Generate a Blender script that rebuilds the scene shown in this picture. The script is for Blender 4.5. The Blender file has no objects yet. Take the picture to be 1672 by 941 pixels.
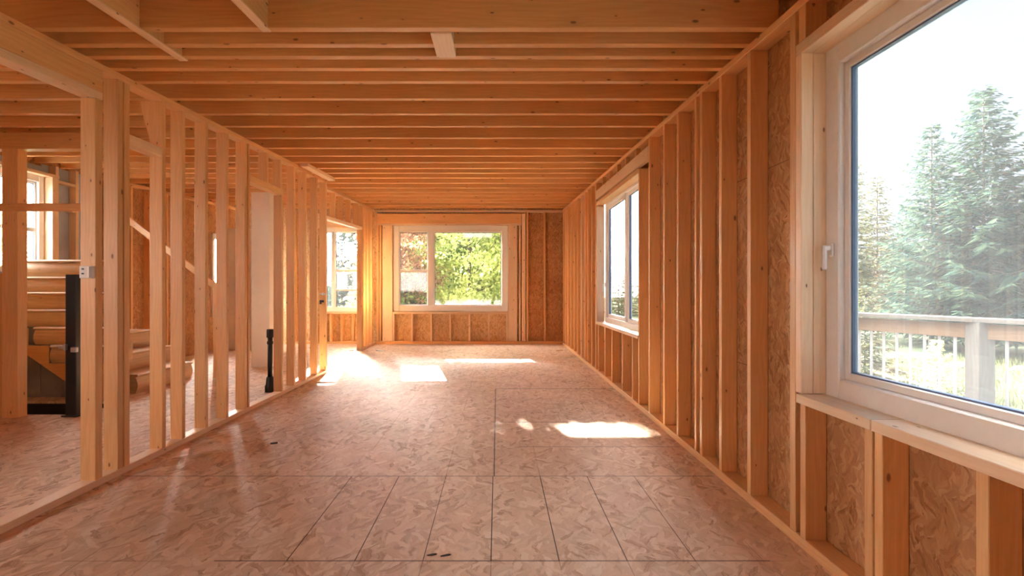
import bpy, bmesh, math, random
from mathutils import Vector, Matrix
random.seed(7)
scn = bpy.context.scene
COL = scn.collection
F, CX, CY, EYE = 850.0, 812.0, 471.0, 1.3
def C(d): return 2.65 + 0.04*d            # underside of the ceiling joists (the room rises gently to the far end)
SL = 0.04
XR, XL, XF, DB = 1.52, -2.62, -2.83, 12.14   # right wall, left framing, far left framing, far wall
def dR(x): return XR*F/(x-CX)
def dL(x): return -XL*F/(CX-x)
def dFL(x): return -XF*F/(CX-x)
def XB(x): return (x-CX)*DB/F
def ZB(y): return EYE-(y-CY)*DB/F
ORD = ['zeroth','first','second','third','fourth','fifth','sixth','seventh','eighth','ninth','tenth','eleventh','twelfth','thirteenth','fourteenth','fifteenth','sixteenth','seventeenth','eighteenth','nineteenth','twentieth','twenty-first','twenty-second','twenty-third','twenty-fourth','twenty-fifth','twenty-sixth','twenty-seventh','twenty-eighth']

# ------------------------------------------------------------------ materials
def new_mat(name):
    m = bpy.data.materials.new(name); m.use_nodes = True
    nt = m.node_tree
    for n in list(nt.nodes):
        nt.nodes.remove(n)
    out = nt.nodes.new('ShaderNodeOutputMaterial')
    return m, nt, out
def nd(nt, typ, **kw):
    n = nt.nodes.new(typ)
    for k, v in kw.items():
        if k in n.inputs: 
            n.inputs[k].default_value = v
        else:
            setattr(n, k, v)
    return n
def lk(nt, a, b): nt.links.new(a, b)
def math_(nt, op, a, b=None, clamp=False):
    n = nt.nodes.new('ShaderNodeMath'); n.operation = op; n.use_clamp = clamp
    for i, v in enumerate((a, b)):
        if v is None: continue
        if isinstance(v, (int, float)): n.inputs[i].default_value = v
        else: lk(nt, v, n.inputs[i])
    return n.outputs[0]
def ramp(nt, fac, stops, interp='LINEAR'):
    n = nt.nodes.new('ShaderNodeValToRGB'); n.color_ramp.interpolation = interp
    el = n.color_ramp.elements
    while len(el) < len(stops): el.new(0.5)
    for e, (p, c) in zip(el, stops):
        e.position = p; e.color = (c[0], c[1], c[2], 1) if len(c) == 3 else c
    lk(nt, fac, n.inputs[0]); return n.outputs[0]
def mixc(nt, fac, a, b, blend='MIX'):
    n = nt.nodes.new('ShaderNodeMix'); n.data_type = 'RGBA'; n.blend_type = blend; n.clamp_factor = True
    for s, v in ((n.inputs[0], fac), (n.inputs[6], a), (n.inputs[7], b)):
        if isinstance(v, (int, float)): s.default_value = v
        elif isinstance(v, tuple): s.default_value = (v[0], v[1], v[2], 1)
        else: lk(nt, v, s)
    return n.outputs[2]
def simple(name, col, rough=0.5, metal=0.0, noise=0.08, scale=20):
    m, nt, out = new_mat(name)
    tc = nd(nt, 'ShaderNodeTexCoord')
    nz = nd(nt, 'ShaderNodeTexNoise', Scale=scale, Detail=4.0); lk(nt, tc.outputs['Object'], nz.inputs['Vector'])
    c = ramp(nt, nz.outputs[0], [(0.3, tuple(v*(1-noise) for v in col)), (0.7, tuple(min(1, v*(1+noise)) for v in col))])
    b = nd(nt, 'ShaderNodeBsdfPrincipled', Roughness=rough, Metallic=metal)
    lk(nt, c, b.inputs['Base Color']); lk(nt, b.outputs[0], out.inputs[0])
    return m

def wood(name, light, dark, knotcol, knot=1.0, rough=0.42, var=0.10):
    m, nt, out = new_mat(name)
    uv = nd(nt, 'ShaderNodeUVMap'); oi = nd(nt, 'ShaderNodeObjectInfo')
    off = nd(nt, 'ShaderNodeVectorMath', operation='SCALE'); off.inputs[0].default_value = (37.0, 19.0, 0); lk(nt, oi.outputs['Random'], off.inputs['Scale'])
    add = nd(nt, 'ShaderNodeVectorMath', operation='ADD'); lk(nt, uv.outputs[0], add.inputs[0]); lk(nt, off.outputs[0], add.inputs[1])
    def mp(sx, sy):
        n = nd(nt, 'ShaderNodeMapping'); n.inputs['Scale'].default_value = (sx, sy, 1); lk(nt, add.outputs[0], n.inputs[0]); return n.outputs[0]
    # knots: sparse ellipses, the grain bends round them
    vk = nd(nt, 'ShaderNodeTexVoronoi', voronoi_dimensions='2D', Scale=1.0, Randomness=1.0); lk(nt, mp(4.2, 9.0), vk.inputs['Vector'])
    kd = vk.outputs['Distance']
    sep = nd(nt, 'ShaderNodeSeparateColor'); lk(nt, vk.outputs['Color'], sep.inputs[0])
    has = math_(nt, 'GREATER_THAN', sep.outputs[0], 0.74)
    rad = math_(nt, 'MULTIPLY_ADD', sep.outputs[1], 0.075); nt.nodes[-1].inputs[2].default_value = 0.025
    kn = math_(nt, 'DIVIDE', kd, rad)
    kmask = math_(nt, 'MULTIPLY', ramp(nt, kn, [(0.55, (1, 1, 1)), (1.0, (0, 0, 0))]), has)
    halo = math_(nt, 'MULTIPLY', ramp(nt, math_(nt, 'DIVIDE', kn, 4.0), [(0.2, (1, 1, 1)), (1.0, (0, 0, 0))]), has)
    # grain
    n0 = nd(nt, 'ShaderNodeTexNoise', noise_dimensions='2D', Scale=1.0, Detail=2.0); lk(nt, mp(1.1, 5.0), n0.inputs['Vector'])
    warp = math_(nt, 'ADD', math_(nt, 'MULTIPLY', n0.outputs[0], 5.0), math_(nt, 'MULTIPLY', halo, 0.5))
    sx = nd(nt, 'ShaderNodeSeparateXYZ'); lk(nt, add.outputs[0], sx.inputs[0])
    ring = math_(nt, 'SINE', math_(nt, 'ADD', math_(nt, 'MULTIPLY', sx.outputs[1], 190.0), math_(nt, 'MULTIPLY', warp, 6.0)))
    ring = math_(nt, 'MULTIPLY_ADD', ring, 0.5); nt.nodes[-1].inputs[2].default_value = 0.5
    n1 = nd(nt, 'ShaderNodeTexNoise', noise_dimensions='2D', Scale=1.0, Detail=5.0, Roughness=0.65); lk(nt, mp(3.0, 110.0), n1.inputs['Vector'])
    n2 = nd(nt, 'ShaderNodeTexNoise', noise_dimensions='2D', Scale=1.0, Detail=3.0); lk(nt, mp(0.8, 4.0), n2.inputs['Vector'])
    g = math_(nt, 'ADD', math_(nt, 'MULTIPLY', ring, 0.10), math_(nt, 'ADD', math_(nt, 'MULTIPLY', n1.outputs[0], 0.45), math_(nt, 'MULTIPLY', n2.outputs[0], 0.5)))
    c = ramp(nt, g, [(0.33, dark), (0.72, light)])
    c = mixc(nt, math_(nt, 'MULTIPLY', halo, 0.35*knot), c, dark)
    c = mixc(nt, math_(nt, 'MULTIPLY', kmask, 0.85*knot), c, knotcol)
    v = math_(nt, 'MULTIPLY_ADD', oi.outputs['Random'], 2*var); nt.nodes[-1].inputs[2].default_value = 1-var
    hs = nd(nt, 'ShaderNodeHueSaturation'); lk(nt, c, hs.inputs['Color']); lk(nt, v, hs.inputs['Value'])
    b = nd(nt, 'ShaderNodeBsdfPrincipled', Roughness=rough); b.inputs['Specular IOR Level'].default_value = 0.5
    lk(nt, hs.outputs[0], b.inputs['Base Color'])
    bp = nd(nt, 'ShaderNodeBump', Strength=0.12, Distance=0.004); lk(nt, g, bp.inputs['Height']); lk(nt, bp.outputs[0], b.inputs['Normal'])
    lk(nt, b.outputs[0], out.inputs[0])
    return m

def osb(name, pal, flake=(0.17, 0.042), seams=None, brick=None, rough=0.72):
    """oriented strand board: three layers of turned, stretched flakes, each with its own tone and a dark edge"""
    m, nt, out = new_mat(name)
    uv = nd(nt, 'ShaderNodeUVMap')
    nz = nd(nt, 'ShaderNodeTexNoise', noise_dimensions='2D', Scale=8.0, Detail=5.0); lk(nt, uv.outputs[0], nz.inputs['Vector'])
    ds = nd(nt, 'ShaderNodeVectorMath', operation='MULTIPLY_ADD'); lk(nt, nz.outputs['Color'], ds.inputs[0])
    ds.inputs[1].default_value = (0.10, 0.10, 0); lk(nt, uv.outputs[0], ds.inputs[2])
    col = None; hgt = None
    for i, (ang, L, W, thr) in enumerate(((1.35, flake[0], flake[1], 0), (1.95, flake[0]*.9, flake[1]*.9, .5), (1.62, flake[0]*1.15, flake[1]*.9, .55), (0.75, flake[0]*.75, flake[1]*.75, .62), (2.3, flake[0]*.7, flake[1]*.6, .7))):
        r = nd(nt, 'ShaderNodeVectorRotate', rotation_type='Z_AXIS'); r.inputs['Angle'].default_value = ang; lk(nt, ds.outputs[0], r.inputs['Vector'])
        s = nd(nt, 'ShaderNodeMapping'); s.inputs['Scale'].default_value = (1/L, 1/W, 1); s.inputs['Location'].default_value = (13.7*i, 7.3*i, 0); lk(nt, r.outputs[0], s.inputs[0])
        vo = nd(nt, 'ShaderNodeTexVoronoi', voronoi_dimensions='2D', Scale=1.0); lk(nt, s.outputs[0], vo.inputs['Vector'])
        sp = nd(nt, 'ShaderNodeSeparateColor'); lk(nt, vo.outputs['Color'], sp.inputs[0])
        fn = nd(nt, 'ShaderNodeTexNoise', noise_dimensions='2D', Scale=1.0, Detail=4.0)
        s2 = nd(nt, 'ShaderNodeMapping'); s2.inputs['Scale'].default_value = (6, 130, 1); lk(nt, r.outputs[0], s2.inputs[0]); lk(nt, s2.outputs[0], fn.inputs['Vector'])
        tone = math_(nt, 'ADD', math_(nt, 'MULTIPLY', sp.outputs[0], 0.62), math_(nt, 'MULTIPLY', fn.outputs[0], 0.42))
        c = ramp(nt, tone, [(0.12, pal[0]), (0.3, pal[1]), (0.62, pal[2]), (0.95, pal[3])])
        edge = ramp(nt, vo.outputs['Distance'], [(0.42, (0, 0, 0)), (0.72, (1, 1, 1))])
        c = mixc(nt, math_(nt, 'MULTIPLY', edge, 0.4), c, pal[0])
        h = math_(nt, 'ADD', sp.outputs[2], i*0.4)
        if col is None: col, hgt = c, h
        else:
            mk = math_(nt, 'GREATER_THAN', sp.outputs[1], thr)
            mk = math_(nt, 'MULTIPLY', mk, ramp(nt, vo.outputs['Distance'], [(0.45, (1, 1, 1)), (0.6, (0, 0, 0))]))
            col = mixc(nt, mk, col, c)
            mh = nd(nt, 'ShaderNodeMix'); lk(nt, mk, mh.inputs[0]); lk(nt, hgt, mh.inputs[2]); lk(nt, h, mh.inputs[3]); hgt = mh.outputs[0]
    big = nd(nt, 'ShaderNodeTexNoise', noise_dimensions='2D', Scale=0.9, Detail=3.0); lk(nt, uv.outputs[0], big.inputs['Vector'])
    col = mixc(nt, 1.0, col, ramp(nt, big.outputs[0], [(0.3, (.86, .84, .82)), (0.7, (1, 1, 1))]), 'MULTIPLY')
    xyz = nd(nt, 'ShaderNodeSeparateXYZ'); lk(nt, uv.outputs[0], xyz.inputs[0])
    U, V = xyz.outputs[0], xyz.outputs[1]
    if brick:
        bt = nd(nt, 'ShaderNodeTexBrick', offset=brick[4]); bt.inputs['Scale'].default_value = 1.0
        bt.inputs['Mortar Size'].default_value = brick[2]; bt.inputs['Brick Width'].default_value = brick[0]; bt.inputs['Row Height'].default_value = brick[1]
        mpn = nd(nt, 'ShaderNodeMapping'); mpn.inputs['Location'].default_value = brick[3]; lk(nt, uv.outputs[0], mpn.inputs[0]); lk(nt, mpn.outputs[0], bt.inputs['Vector'])
        bn = nd(nt, 'ShaderNodeTexNoise', noise_dimensions='2D', Scale=2.2, Detail=2.0); lk(nt, uv.outputs[0], bn.inputs['Vector'])
        fade = ramp(nt, bn.outputs[0], [(0.42, (0, 0, 0)), (0.6, (1, 1, 1))])
        col = mixc(nt, math_(nt, 'MULTIPLY', math_(nt, 'MULTIPLY', bt.outputs['Fac'], fade), brick[5]), col, (0.10, 0.055, 0.03))
    for (a0, a1, b0, b1) in (seams or []):       # single joints between sheets: u range x v range
        k = math_(nt, 'MULTIPLY', math_(nt, 'MULTIPLY', math_(nt, 'GREATER_THAN', U, a0), math_(nt, 'LESS_THAN', U, a1)),
                  math_(nt, 'MULTIPLY', math_(nt, 'GREATER_THAN', V, b0), math_(nt, 'LESS_THAN', V, b1)))
        col = mixc(nt, math_(nt, 'MULTIPLY', k, 0.85), col, (0.05, 0.03, 0.02))
    b = nd(nt, 'ShaderNodeBsdfPrincipled', Roughness=rough); b.inputs['Specular IOR Level'].default_value = 0.3
    lk(nt, col, b.inputs['Base Color'])
    bp = nd(nt, 'ShaderNodeBump', Strength=0.25, Distance=0.004); lk(nt, hgt, bp.inputs['Height']); lk(nt, bp.outputs[0], b.inputs['Normal'])
    lk(nt, b.outputs[0], out.inputs[0])
    return m

M = {}
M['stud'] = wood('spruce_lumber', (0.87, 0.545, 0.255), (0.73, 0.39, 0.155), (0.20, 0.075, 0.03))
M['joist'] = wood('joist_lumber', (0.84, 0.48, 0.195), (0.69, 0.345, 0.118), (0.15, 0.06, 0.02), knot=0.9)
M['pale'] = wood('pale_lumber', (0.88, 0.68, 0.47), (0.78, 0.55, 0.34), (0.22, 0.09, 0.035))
M['stair'] = wood('stair_timber', (0.74, 0.52, 0.32), (0.58, 0.37, 0.20), (0.2, 0.09, 0.04), knot=.5)
M['weathered'] = wood('weathered_wood', (0.17, 0.165, 0.155), (0.11, 0.105, 0.095), (0.15, 0.1, 0.07), knot=.4)
M['deckboard'] = wood('cedar_rail', (0.26, 0.18, 0.115), (0.19, 0.125, 0.075), (0.2, 0.1, 0.05), knot=.5)
w = .004
floor_seams = [(-2.6, 1.5, 3.597, 3.605), (-1.35, 1.3, 2.478, 2.486), (-.026, -.018, 3.6, 6.74), (.292, .298, 2.48, 3.6), (.617, .623, 2.48, 3.6), (-1.008, -1.002, 2.48, 3.6),
               (-.683, -.677, 2.48, 3.6), (-.357, -.353, 2.48, 3.6), (.943, .947, 2.48, 3.6), (-.022, 1.5, 6.73, 6.75), (-.02, .9, 5.05, 5.063), (-.033, -.027, 2.48, 3.6), (.2, 1.5, 4.264, 4.272)]
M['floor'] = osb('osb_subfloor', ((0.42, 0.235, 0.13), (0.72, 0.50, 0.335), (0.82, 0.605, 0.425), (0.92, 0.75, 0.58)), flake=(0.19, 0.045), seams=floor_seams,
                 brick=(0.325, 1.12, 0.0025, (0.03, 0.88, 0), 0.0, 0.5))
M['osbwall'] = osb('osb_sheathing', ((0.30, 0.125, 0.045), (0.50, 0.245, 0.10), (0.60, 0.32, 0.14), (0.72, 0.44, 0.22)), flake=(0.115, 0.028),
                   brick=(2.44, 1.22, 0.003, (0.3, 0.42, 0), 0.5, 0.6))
M['osbpale'] = osb('pale_osb_sheathing', ((0.46, 0.24, 0.10), (0.66, 0.42, 0.21), (0.78, 0.55, 0.31), (0.86, 0.66, 0.42)), flake=(0.115, 0.028), brick=(2.44, 1.22, 0.003, (0.3, 0.42, 0), 0.5, 0.5))
M['white'] = simple('white_vinyl', (0.82, 0.81, 0.79), 0.35, noise=.02)
M['drywall'] = simple('drywall', (0.78, 0.70, 0.60), 0.85, noise=.03, scale=6)
M['foam'] = simple('grey_blue_wrap', (0.46, 0.52, 0.60), 0.6, noise=.15, scale=3)
M['poly'] = simple('grey_poly_sheet', (0.34, 0.36, 0.38), 0.4, noise=.2, scale=4)
M['black'] = simple('black_abs', (0.012, 0.012, 0.013), 0.35)
M['steel'] = simple('galvanised_steel', (0.62, 0.62, 0.62), 0.35, metal=.9)
M['baluster'] = simple('grey_baluster_metal', (0.30, 0.30, 0.31), 0.45)
M['plate'] = simple('white_box_plastic', (0.72, 0.72, 0.72), 0.4, noise=.03)
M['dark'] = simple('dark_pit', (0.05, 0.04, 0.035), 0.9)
M['gasket'] = simple('window_gasket', (0.10, 0.16, 0.28), 0.4)
M['bark'] = simple('bark', (0.06, 0.05, 0.042), 0.9, noise=.4, scale=9)
M['rock'] = simple('rock', (0.16, 0.18, 0.21), 0.9, noise=.3, scale=4)
M['scrap'] = simple('pale_wood_chip', (0.85, 0.78, 0.68), 0.8)

def glass_mat(name, veil, tint=(1, 1, 1)):
    m, nt, out = new_mat(name)
    t = nd(nt, 'ShaderNodeBsdfTransparent'); t.inputs[0].default_value = (*tint, 1)
    g = nd(nt, 'ShaderNodeBsdfGlossy', Roughness=0.0)
    fr = nd(nt, 'ShaderNodeFresnel', IOR=1.45)
    mx = nd(nt, 'ShaderNodeMixShader'); lk(nt, math_(nt, 'MULTIPLY', fr.outputs[0], 0.15), mx.inputs[0]); lk(nt, t.outputs[0], mx.inputs[1]); lk(nt, g.outputs[0], mx.inputs[2])
    tl = nd(nt, 'ShaderNodeBsdfTranslucent'); tl.inputs[0].default_value = (.95, .97, 1, 1)  # glare on the window put into the pane as a translucent veil
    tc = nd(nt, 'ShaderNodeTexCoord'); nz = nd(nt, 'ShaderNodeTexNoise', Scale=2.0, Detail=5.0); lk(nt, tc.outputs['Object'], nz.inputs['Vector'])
    f = ramp(nt, nz.outputs[0], [(0.35, (veil*.75,)*3), (0.7, (veil*1.25,)*3)])
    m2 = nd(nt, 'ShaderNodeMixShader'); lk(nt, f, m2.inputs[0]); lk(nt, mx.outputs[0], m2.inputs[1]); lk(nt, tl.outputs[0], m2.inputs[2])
    lk(nt, m2.outputs[0], out.inputs[0]); return m
M['glass'] = glass_mat('window_glass', 0.010)
M['veiledglass'] = glass_mat('veiled_window_glass', 0.07)

def leaf_mat(name, c1, c2, trans=0.5):
    m, nt, out = new_mat(name)
    gm = nd(nt, 'ShaderNodeNewGeometry'); oi = nd(nt, 'ShaderNodeObjectInfo')
    c = ramp(nt, gm.outputs['Random Per Island'], [(0.0, c1), (1.0, c2)])
    hs = nd(nt, 'ShaderNodeHueSaturation'); lk(nt, c, hs.inputs['Color'])
    v = math_(nt, 'MULTIPLY_ADD', oi.outputs['Random'], 0.3); nt.nodes[-1].inputs[2].default_value = 0.85; lk(nt, v, hs.inputs['Value'])
    d = nd(nt, 'ShaderNodeBsdfDiffuse'); t = nd(nt, 'ShaderNodeBsdfTranslucent'); lk(nt, hs.outputs[0], d.inputs[0]); lk(nt, hs.outputs[0], t.inputs[0])
    mx = nd(nt, 'ShaderNodeMixShader'); mx.inputs[0].default_value = trans; lk(nt, d.outputs[0], mx.inputs[1]); lk(nt, t.outputs[0], mx.inputs[2])
    lk(nt, mx.outputs[0], out.inputs[0]); return m
M['spruce'] = leaf_mat('spruce_needles', (0.012, 0.030, 0.030), (0.052, 0.078, 0.045), .3)
M['larch'] = leaf_mat('yellowing_needles', (0.035, 0.042, 0.024), (0.095, 0.088, 0.042), .4)
M['maroon'] = leaf_mat('maroon_leaves', (0.30, 0.15, 0.10), (0.66, 0.42, 0.26), .6)
M['birch'] = leaf_mat('birch_leaves', (0.45, 0.55, 0.18), (0.72, 0.74, 0.34), .65)
M['darkgreen'] = leaf_mat('dark_green_leaves', (0.12, 0.20, 0.06), (0.38, 0.46, 0.15), .55)
M['grassblade'] = leaf_mat('grass_blades', (0.04, 0.05, 0.018), (0.085, 0.085, 0.036), .4)
def ground_mat():
    m, nt, out = new_mat('dry_lawn')
    tc = nd(nt, 'ShaderNodeTexCoord'); n = nd(nt, 'ShaderNodeTexNoise', Scale=0.35, Detail=8.0, Roughness=.7); lk(nt, tc.outputs['Object'], n.inputs['Vector'])
    c = ramp(nt, n.outputs[0], [(0.3, (0.012, 0.022, 0.022)), (0.5, (0.035, 0.045, 0.028)), (0.7, (0.075, 0.072, 0.045))])
    b = nd(nt, 'ShaderNodeBsdfDiffuse'); lk(nt, c, b.inputs[0]); lk(nt, b.outputs[0], out.inputs[0]); return m
M['ground'] = ground_mat()

# ------------------------------------------------------------------ geometry helpers
def tag(o, label=None, cat=None, group=None, kind=None):
    if label: o['label'] = label
    if cat: o['category'] = cat
    if group: o['group'] = group
    if kind: o['kind'] = kind
    return o
def empty(name, loc):
    o = bpy.data.objects.new(name, None); o.location = loc; o.empty_display_size = .1; COL.objects.link(o); return o
def finish(name, bm, mat, parent=None, origin=None, smooth=False):
    me = bpy.data.meshes.new(name)
    if origin is not None: bmesh.ops.translate(bm, verts=bm.verts, vec=-Vector(origin))
    bmesh.ops.recalc_face_normals(bm, faces=bm.faces)
    if smooth:
        for f in bm.faces: f.smooth = True
    bm.to_mesh(me); bm.free(); me.materials.append(mat)
    o = bpy.data.objects.new(name, me); COL.objects.link(o)
    if origin is not None: o.location = origin
    if parent is not None:
        o.parent = parent
        q = parent; base = Vector((0, 0, 0))
        while q is not None: base += Vector(q.location); q = q.parent
        o.location = Vector(o.location) - base
    return o
BOX_F = ((0, 1, 3, 2), (4, 6, 7, 5), (0, 4, 5, 1), (2, 3, 7, 6), (0, 2, 6, 4), (1, 5, 7, 3))
def uv_faces(bm, faces, long_axis=None, off=(0, 0)):
    """UVs in metres: U along the board (or, without long_axis, world axes per face)"""
    L = bm.loops.layers.uv.verify()
    for k, f in enumerate(faces):
        n = f.normal; a = max(range(3), key=lambda i: abs(n[i]))
        ax = [i for i in range(3) if i != a]
        if long_axis is not None and long_axis in ax:
            ax = [long_axis] + [i for i in ax if i != long_axis]
            o = off[0] + k*0.21, off[1] + k*0.173
        else: o = off
        for l in f.loops: l[L].uv = (l.vert.co[ax[0]]+o[0], l.vert.co[ax[1]]+o[1])
def add_box(bm, x0, x1, y0, y1, z0, z1, slope=0.0, long_axis=None, bevel=0.0, y_ref=None, mat=None):
    vs = []
    yr = y0 if y_ref is None else y_ref
    for x in (x0, x1):
        for y in (y0, y1):
            for z in (z0, z1): vs.append(bm.verts.new((x, y, z + slope*(y-yr))))
    fs = [bm.faces.new([vs[i] for i in f]) for f in BOX_F]
    bmesh.ops.recalc_face_normals(bm, faces=fs)
    for f in fs: f.normal_update()
    uv_faces(bm, fs, long_axis)
    if bevel:
        ed = list({e for f in fs for e in f.edges})
        bmesh.ops.bevel(bm, geom=ed, offset=bevel, segments=1, profile=.5, affect='EDGES', clamp_overlap=True)
    if mat is not None: bmesh.ops.transform(bm, matrix=mat, verts=[v for v in bm.verts if v.is_valid and v in set(bm.verts)])
    return vs
def lumber(name, label, cat, group, x0, x1, y0, y1, z0, z1, mat='stud', slope=0.0, parent=None, kind=None, bevel=0.0025):
    bm = bmesh.new()
    dims = (x1-x0, y1-y0, z1-z0); ax = max(range(3), key=lambda i: dims[i])
    add_box(bm, x0, x1, y0, y1, z0, z1, slope, ax, bevel)
    o = finish(name, bm, M[mat] if isinstance(mat, str) else mat, parent, origin=((x0+x1)/2, (y0+y1)/2, z0+slope*(y1-y0)/2))
    if parent is None: tag(o, label, cat, group, kind or 'thing')
    return o
def beam(name, label, cat, group, p0, p1, w, h, mat, parent=None, up=(0, 0, 1), kind='thing', bevel=.002):
    """a square-sawn piece running from p0 to p1"""
    p0, p1 = Vector(p0), Vector(p1); d = p1-p0; L = d.length; zx = d.normalized()
    yx = Vector(up).cross(zx).normalized(); ux = zx.cross(yx)
    bm = bmesh.new(); add_box(bm, 0, L, -w/2, w/2, -h/2, h/2, 0, 0, bevel)
    mt = Matrix((zx, yx, ux)).transposed().to_4x4(); mt.translation = p0
    bmesh.ops.transform(bm, matrix=mt, verts=bm.verts)
    o = finish(name, bm, M[mat] if isinstance(mat, str) else mat, parent, origin=(p0+p1)/2)
    if parent is None: tag(o, label, cat, group, kind)
    return o
def boxes(name, lst, mat, parent=None, kind=None, origin=(0, 0, 0), long_axis=None, bevel=0):
    bm = bmesh.new()
    for b in lst:
        b = tuple(b); add_box(bm, *b[:6], slope=b[6] if len(b) > 6 else 0, long_axis=long_axis, bevel=bevel)
    o = finish(name, bm, M[mat], parent, origin=origin)
    if kind: o['kind'] = kind
    return o
def lathe(name, prof, mat, loc, parent=None, seg=20):
    bm = bmesh.new(); rings = []
    for r, z in prof: rings.append([bm.verts.new((r*math.cos(2*math.pi*i/seg), r*math.sin(2*math.pi*i/seg), z)) for i in range(seg)])
    for a, b in zip(rings, rings[1:]):
        for i in range(seg): bm.faces.new((a[i], a[(i+1) % seg], b[(i+1) % seg], b[i]))
    bm.faces.new(rings[0][::-1]); bm.faces.new(rings[-1])
    bmesh.ops.translate(bm, verts=bm.verts, vec=loc)
    return finish(name, bm, M[mat], parent, origin=loc, smooth=True)

# ------------------------------------------------------------------ setting: floor, ceiling, sheathing
PX0, PX1, PY0, PY1 = -5.55, -4.28, 5.36, 6.0          # stairwell opening going down
boxes('floor', [(-6.1, 1.66, -2.6, PY0, -.03, 0), (-6.1, PX0, PY0, PY1, -.03, 0), (PX1, 1.66, PY0, PY1, -.03, 0), (-6.1, 1.66, PY1, 12.3, -.03, 0)], 'floor', kind='structure')
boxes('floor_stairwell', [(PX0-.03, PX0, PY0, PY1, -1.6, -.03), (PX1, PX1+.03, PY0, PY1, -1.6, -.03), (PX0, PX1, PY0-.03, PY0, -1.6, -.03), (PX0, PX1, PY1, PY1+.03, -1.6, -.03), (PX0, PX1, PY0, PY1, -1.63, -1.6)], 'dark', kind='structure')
JH = .235
Y_OPEN = CEIL_START = -2.6
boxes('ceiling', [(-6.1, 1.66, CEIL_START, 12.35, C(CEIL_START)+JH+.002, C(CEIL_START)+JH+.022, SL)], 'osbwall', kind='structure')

WX0, WX1 = 1.6275, 1.645      # right sheathing
W1 = (-.3, 2.60, .771, 2.478)
W2 = (5.62, 7.95, .795, 2.60)
def wall_y(name, x0, x1, ya, yb, holes, mat='osbwall', top=None):
    """sheathing along Y with rectangular holes (y0, y1, z0, z1)"""
    L = []; cur = ya
    T = lambda y: C(y)+JH
    for (a, b, z0, z1) in sorted(holes):
        if a > cur: L.append((x0, x1, cur, a, 0, T(cur), 0, T(a)))
        if z0 > 0: L.append((x0, x1, a, b, 0, z0, 0, z0))
        L.append((x0, x1, a, b, z1, T(a), 0, T(b)))
        cur = b
    if yb > cur: L.append((x0, x1, cur, yb, 0, T(cur), 0, T(yb)))
    bm = bmesh.new()
    for (a, b, c, d, z0, z1, _, z2) in L:
        vs = [bm.verts.new(p) for p in ((a, c, z0), (a, c, z1), (a, d, z0), (a, d, z2), (b, c, z0), (b, c, z1), (b, d, z0), (b, d, z2))]
        fs = [bm.faces.new([vs[i] for i in f]) for f in BOX_F]; bmesh.ops.recalc_face_normals(bm, faces=fs)
        for f in fs: f.normal_update()
        uv_faces(bm, fs)
    o = finish(name, bm, M[mat], origin=(0, 0, 0)); o['kind'] = 'structure'; return o
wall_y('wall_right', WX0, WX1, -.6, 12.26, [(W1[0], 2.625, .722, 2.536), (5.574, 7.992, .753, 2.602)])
# far wall
BX0, BX1, BZ0, BZ1 = XB(641), XB(829.6), ZB(509), ZB(368)
LW0, LW1, LZ0, LZ1 = XB(524), XB(607), ZB(509), ZB(372)      # window of the room at the left
def wall_x(name, y0, y1, xa, xb, holes, mat='osbwall'):
    L = []; cur = xa; T = C(y0)+JH
    for (a, b, z0, z1) in sorted(holes):
        if a > cur: L.append((cur, a, y0, y1, 0, T))
        if z0 > 0: L.append((a, b, y0, y1, 0, z0))
        L.append((a, b, y0, y1, z1, T)); cur = b
    if xb > cur: L.append((cur, xb, y0, y1, 0, T))
    return boxes(name, L, mat, kind='structure')
wall_x('wall_back', 12.25, 12.268, -6.1, XB(861), [(BX0, BX1, BZ0, BZ1), (LW0, LW1, LZ0, LZ1)], 'osbpale')
wall_x('wall_back_corner', 12.25, 12.268, XB(861), WX0-.002, [])
SW = (6.05, 6.78, 1.5, 2.75)      # window above the stairs, left outer wall
LFW = (10.8, 11.9, .7, 2.45)       # window further along the left outer wall
LNW = (.0, 1.3, 1.2, 2.1)      # unseen opening added in the outer wall to let light in near the camera
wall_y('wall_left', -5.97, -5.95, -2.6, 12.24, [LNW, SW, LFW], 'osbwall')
boxes('wall_rear', [(-6.1, 1.66, -2.62, -2.6, 0, C(-2.6)+JH)], 'osbwall', kind='structure')
wall_y('wall_rear_right', WX0, WX1, -2.6, -.6, [], 'osbwall')

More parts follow.
